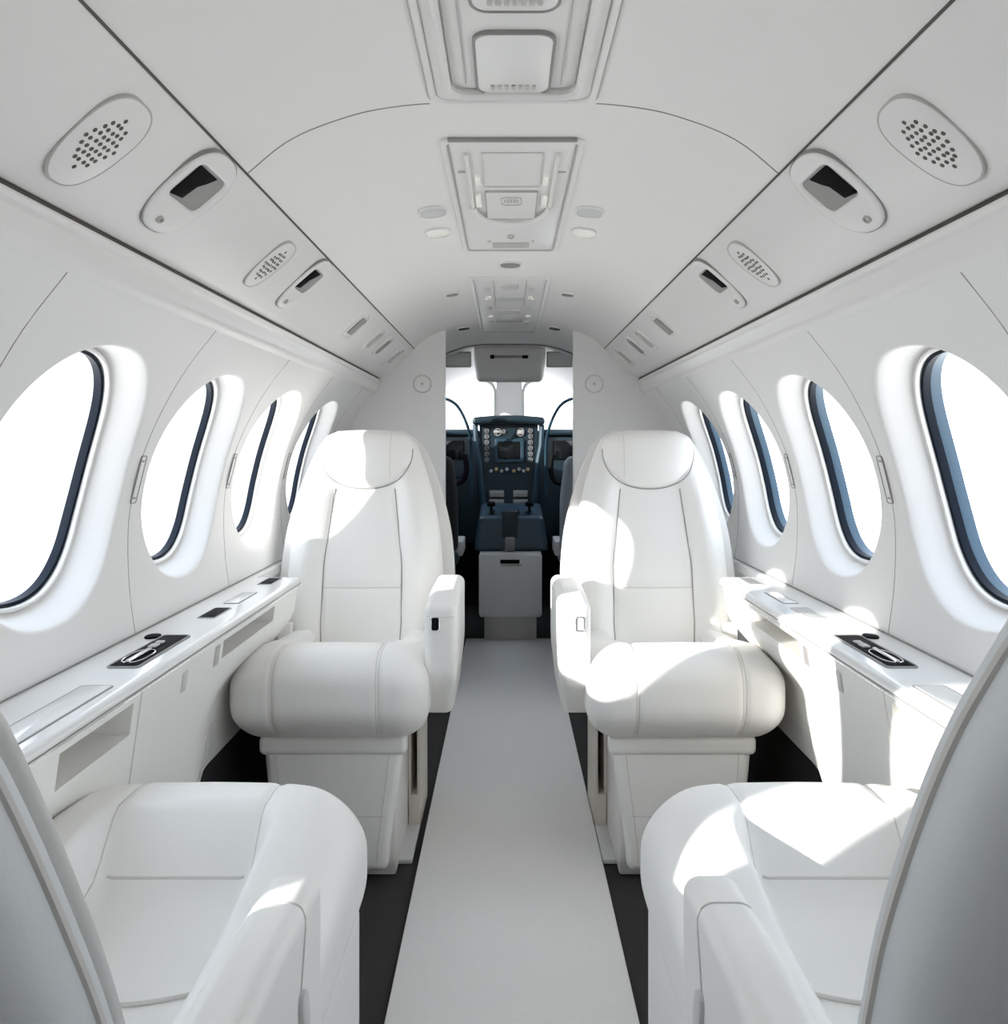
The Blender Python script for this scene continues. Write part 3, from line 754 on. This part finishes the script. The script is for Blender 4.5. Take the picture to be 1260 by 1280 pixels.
# overhead box and flanking covers
t = thing('overhead_compass_box', 'white hanging box with dark slot above the windscreen', 'overhead box', (0,3.80,1.44))
bm = bmesh.new(); rbox(bm, .172,.04,.083,.025,lambda p:(p[0]*(.92+.08*(p[2]/.083+1)/2),p[1],p[2]),(16,4,8),5,(.004,0,-.075))
link('housing', bm, 'psu', t, ang=60)
link('slot', BX(-.075,.085,-.046,-.038,-.048,-.036,bev=.004), 'grey', t)
link('handle', BX(-.088,-.068,-.050,-.038,-.052,-.034,bev=.004), 'dark', t)
link('handle', BX(.062,.09,-.050,-.038,-.050,-.036,bev=.004), 'dark', t)
for side,nm in ((-1,'left'),(1,'right')):
    t = thing('sun_visor', 'small grey folded visor %s of the box above the windscreen' % nm, 'sun visor', (side*.24,3.80,1.385))
    link('panel', BX(-.062,.062,-.012,.012,-.035,.042,bev=.006), 'lightgrey', t)
    link('outline', ring(bmesh.new(), rrect(.118,.07,.006,4), .003, lambda a,b,h:(a,-.012-h,b+.003), -.001, .002, .0004), 'grey', t)
# instrument panel
t = thing('instrument_panel', 'dark teal cockpit instrument panel with central screen and gauges', 'instrument panel', (0,4.60,0))
bm = bmesh.new(); box(bm, -.66,.66,.0,.28,.42,1.045,bev=.02)
link('side_panels', bm, 'teal', t)
def hood(p):
    x,y,z = p; return (x,y,z+.012*(1-(x/.2)**2))
bm = bmesh.new(); rbox(bm, .205,.14,.022,.018,hood,(16,6,3),4,(0,.05,1.118)); link('glareshield', bm, 'teal', t, ang=60)
bm = bmesh.new(); rbox(bm, .30,.13,.018,.016,lambda p:(p[0]+.47*(1 if p[0]>0 else 1)*1,p[1],p[2]+.0),(10,4,3),3,(0,.10,1.055)); rbox(bm, .30,.13,.018,.016,lambda p:(p[0]-.47,p[1],p[2]),(10,4,3),3,(0,.10,1.055))
link('side_glareshield', bm, 'teal', t, ang=60)
# centre face (tapers)
bm = bmesh.new()
O = [(-.168,1.105),(.168,1.105),(.165,.98),(.148,.88),(.125,.60),(-.125,.60),(-.148,.88),(-.165,.98)]
V = grid(bm, [[(x,y,z) for x,z in O] for y in (-.03,.10)], closed_v=True); bm.faces.new(V[0]); bm.faces.new(V[1])
cp = link('centre_panel', bm, 'teal', t, smooth=False)
for s_ in (-1,1):
    link('side_rib', tube(bmesh.new(), [(s_*x,-.035,z) for x,z in ((.19,1.10),(.185,.98),(.165,.88),(.14,.60))], .016, 8), 'teal2', t)
def Fy(x,z,y=-.03): return lambda a,b,h: (x+a, y-h, z+b)
s = link('screen_bezel', ring(bmesh.new(), rrect(.165,.135,.014,5), .018, Fy(.004,.952), 0, .012, .003), 'teal2', t)
link('screen', plate(bmesh.new(), rrect(.130,.10,.008,5), Fy(.004,.952), 0, .008, .002), 'screen', s)
def gauge(x,z,r,mm='dial'):
    g = link('gauge', ring(bmesh.new(), sell(r,r,2,20), r*.22, Fy(x,z), 0, .008, .001), 'grey', t)
    link('dial', plate(bmesh.new(), sell(r*.78,r*.78,2,20), Fy(x,z), 0, .003, .0005), 'screen', g)
    bm = bmesh.new()
    for a in (.4,2.2,4.0): plate(bm, [(x_*r*.12+math.cos(a)*r*.4,z_*r*.3+math.sin(a)*r*.4) for x_,z_ in ((-1,-1),(1,-1),(1,1),(-1,1))], Fy(x,z), .002, .005, .0003)
    link('needle', bm, mm, g)
for s_ in (-1,1):
    for k in range(6): gauge(s_*.125, 1.065-k*.033, .0135)
gauge(-.062,1.057,.022); gauge(-.028,1.06,.012); gauge(.068,1.057,.024)
bm = BX(.048,.088,-.042,-.03,1.045,1.07,bev=.003); link('annunciator', bm, 'dial', t)
bm = BX(-.085,-.045,-.040,-.03,1.052,1.066,bev=.003); link('annunciator', bm, 'dial', t)
for k,x in enumerate((-.10,-.07,-.04,-.01,.03,.06,.085,.11)):
    link('knob', plate(bmesh.new(), sell(.010,.010,2,14), Fy(x,.835+.01*(k%2)), 0, .014, .002), ('dial','amber','grey')[k%3], t)
for z in (.705,.655):
    for s_ in (-1,1):
        rd = link('radio', BX(s_*.068-.042,s_*.068+.042,-.040,-.03,z-.02,z+.02,bev=.003), 'grey', t)
        link('radio_display', BX(s_*.068-.034,s_*.068+.034,-.042,-.039,z+.002,z+.014), 'dial', rd, smooth=False)
        for q in (-.028,.0,.028): link('radio_knob', plate(bmesh.new(), sell(.006,.006,2,12), Fy(s_*.068+q,z-.010,-.04), 0, .008, .001), 'dial' if q else 'amber', rd)
for s_ in (-1,1):
    link('side_screen', BX(s_*.33-.075,s_*.33+.075,-.012,.002,.90,1.01,bev=.006), 'screen', t)
    link('vent_strip', BX(s_*.30-.05,s_*.30+.05,-.006,.002,.80,.803), 'teal2', t, smooth=False)
# throttle quadrant and console
t = thing('throttle_quadrant', 'blue grey power lever quadrant on top of the white cockpit console', 'control quadrant', (0,4.10,.455))
bm = bmesh.new(); rbox(bm, .165,.20,.085,.02,lambda p:(p[0]*(1.05-.07*(p[2]/.085)),p[1]-.02*(1-p[2]/.085),p[2]+.04*sstep(-1,1,p[1]/.2)),(12,12,6),4,(.012,.10,.085))
link('body', bm, 'quad', t, ang=50)
link('centre_block', BX(-.035,.045,-.125,-.05,.02,.20,bev=.008), 'teal', t)
for x in (-.09,.105):
    link('lever', tube(bmesh.new(), [(x,.02,.16),(x,.01,.22)], .006, 8), 'dark', t); link('lever_knob', (lambda b_: (rbox(b_, .022,.016,.012,.011,None,(2,2,2),4,(x,.005,.225)), b_)[1])(bmesh.new()), 'dark', t)
for k in range(4): link('trim_wheel_slot', BX(-.10+k*.062,-.07+k*.062,-.04,.06,.185,.192), 'screen', t, smooth=False)
link('latch_strap', BX(-.018,.030,-.150,-.09,0,.07,bev=.006), 'grey', t)
link('lower_lip', BX(-.17,.195,-.125,-.06,0,.035,bev=.006), 'dark', t)
t = thing('cockpit_console', 'white box console with a black handle at the cockpit end of the aisle', 'console', (.008,4.06,.012))
link('body', BX(-.152,.152,-.10,.30,.118,.442,bev=.006), 'greyshell', t)
link('lid', BX(-.156,.156,-.108,-.098,.130,.430,bev=.004), 'greyshell', t)
link('base', BX(-.130,.130,-.08,.30,0,.119,bev=.004), 'midgrey', t)
hd = link('handle', BX(-.05,.045,-.118,-.105,.385,.405,bev=.005), 'dark', t)
link('handle_plate', BX(-.046,.055,-.110,-.107,.372,.381), 'midgrey', t, smooth=False)
# pilot seats, control yokes, cables
for side,nm in ((-1,'left'),(1,'right')):
    x = side*.395
    t = thing('pilot_seat', 'grey %s pilot seat glimpsed through the cockpit doorway' % nm, 'pilot seat', (x,3.78,0))
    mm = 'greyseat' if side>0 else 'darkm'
    bm = bmesh.new(); rbox(bm, .155,.045,.23,.045,lambda p:(p[0]*(1-.12*sstep(0,1,p[2]/.23)),p[1]-.02*p[2]/.23,p[2]),(12,6,12),6,(0,0,.70)); link('backrest', bm, mm, t, ang=60)
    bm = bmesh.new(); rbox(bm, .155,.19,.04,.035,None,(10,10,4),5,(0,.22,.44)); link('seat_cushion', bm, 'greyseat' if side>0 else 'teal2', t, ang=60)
    link('pedestal', BX(-.12,.12,.02,.36,0,.41,bev=.01), 'darkm', t)
    link('armrest', BX(-side*.155-.02,-side*.155+.02,.06,.30,.45,.52,bev=.008), 'lightgrey', t)
    t = thing('control_yoke', 'black control wheel in front of the %s pilot seat' % nm, 'control yoke', (side*.36,4.38,.83))
    P = [(-.12,0,.10),(-.13,0,.03),(-.11,0,-.04),(-.05,0,-.06),(.05,0,-.06),(.11,0,-.04),(.13,0,.03),(.12,0,.10)]
    link('wheel', tube(bmesh.new(), catmull(P,6), .015, 8), 'dark', t)
    link('column', tube(bmesh.new(), [(0,0,-.06),(0,.19,-.06)], .018, 10), 'dark', t)
    k = tube(bmesh.new(), catmull([(side*.42,4.3,1.235),(side*.34,4.32,1.232),(side*.275,4.36,1.19),(side*.225,4.42,1.08),(side*.21,4.50,.96),(side*.212,4.54,.70)],8), .009, 8)
    o = link('curved_conduit', k, 'teal2', None); tag(o, 'thin curved dark tube arching in front of the %s windscreen' % nm, 'tube')

# ------------------------------------------------------------------ light
sun = bpy.data.lights.new('sun','SUN'); sun.energy = 9.0; sun.angle = math.radians(.6); sun.color = (1,.95,.88)
so = bpy.data.objects.new('sun', sun); C.objects.link(so)
d = Vector((1,.625,-.345)).normalized(); so.rotation_euler = d.to_track_quat('-Z','Y').to_euler(); so.location = (-3,-1,3)
w = bpy.data.worlds.new('sky'); sc.world = w; w.use_nodes = True
nt = w.node_tree; bg = nt.nodes['Background']; tc = nt.nodes.new('ShaderNodeTexCoord'); sp = nt.nodes.new('ShaderNodeSeparateXYZ')
cr = nt.nodes.new('ShaderNodeValToRGB'); mr = nt.nodes.new('ShaderNodeMapRange'); mr.inputs[1].default_value=-1; mr.inputs[2].default_value=1
nt.links.new(tc.outputs['Generated'], sp.inputs[0]); nt.links.new(sp.outputs[2], mr.inputs[0]); nt.links.new(mr.outputs[0], cr.inputs[0]); nt.links.new(cr.outputs[0], bg.inputs[0])
cr.color_ramp.elements[0].position=.35; cr.color_ramp.elements[0].color=(1,.99,.97,1)
cr.color_ramp.elements[1].position=.8; cr.color_ramp.elements[1].color=(.62,.70,.80,1)
e = cr.color_ramp.elements.new(.5); e.color=(.80,.82,.85,1)
bg.inputs[1].default_value = 4.6

# ------------------------------------------------------------------ camera
cam = bpy.data.cameras.new('camera'); co = bpy.data.objects.new('camera', cam); C.objects.link(co)
co.location = (CX,0,CZ); co.rotation_euler = (PI/2,0,0)
cam.sensor_width = 36; cam.lens = 36*1000/1280; cam.shift_x = -4/1280; cam.shift_y = -83/1280; cam.clip_start = .02
sc.camera = co
sc.view_settings.view_transform = 'Standard'; sc.view_settings.look = 'None'; sc.view_settings.gamma = 1; sc.view_settings.use_curve_mapping = False
sc.view_settings.exposure = 0.08
sc.cycles.max_bounces = 16; sc.cycles.diffuse_bounces = 10; sc.cycles.transparent_max_bounces = 16
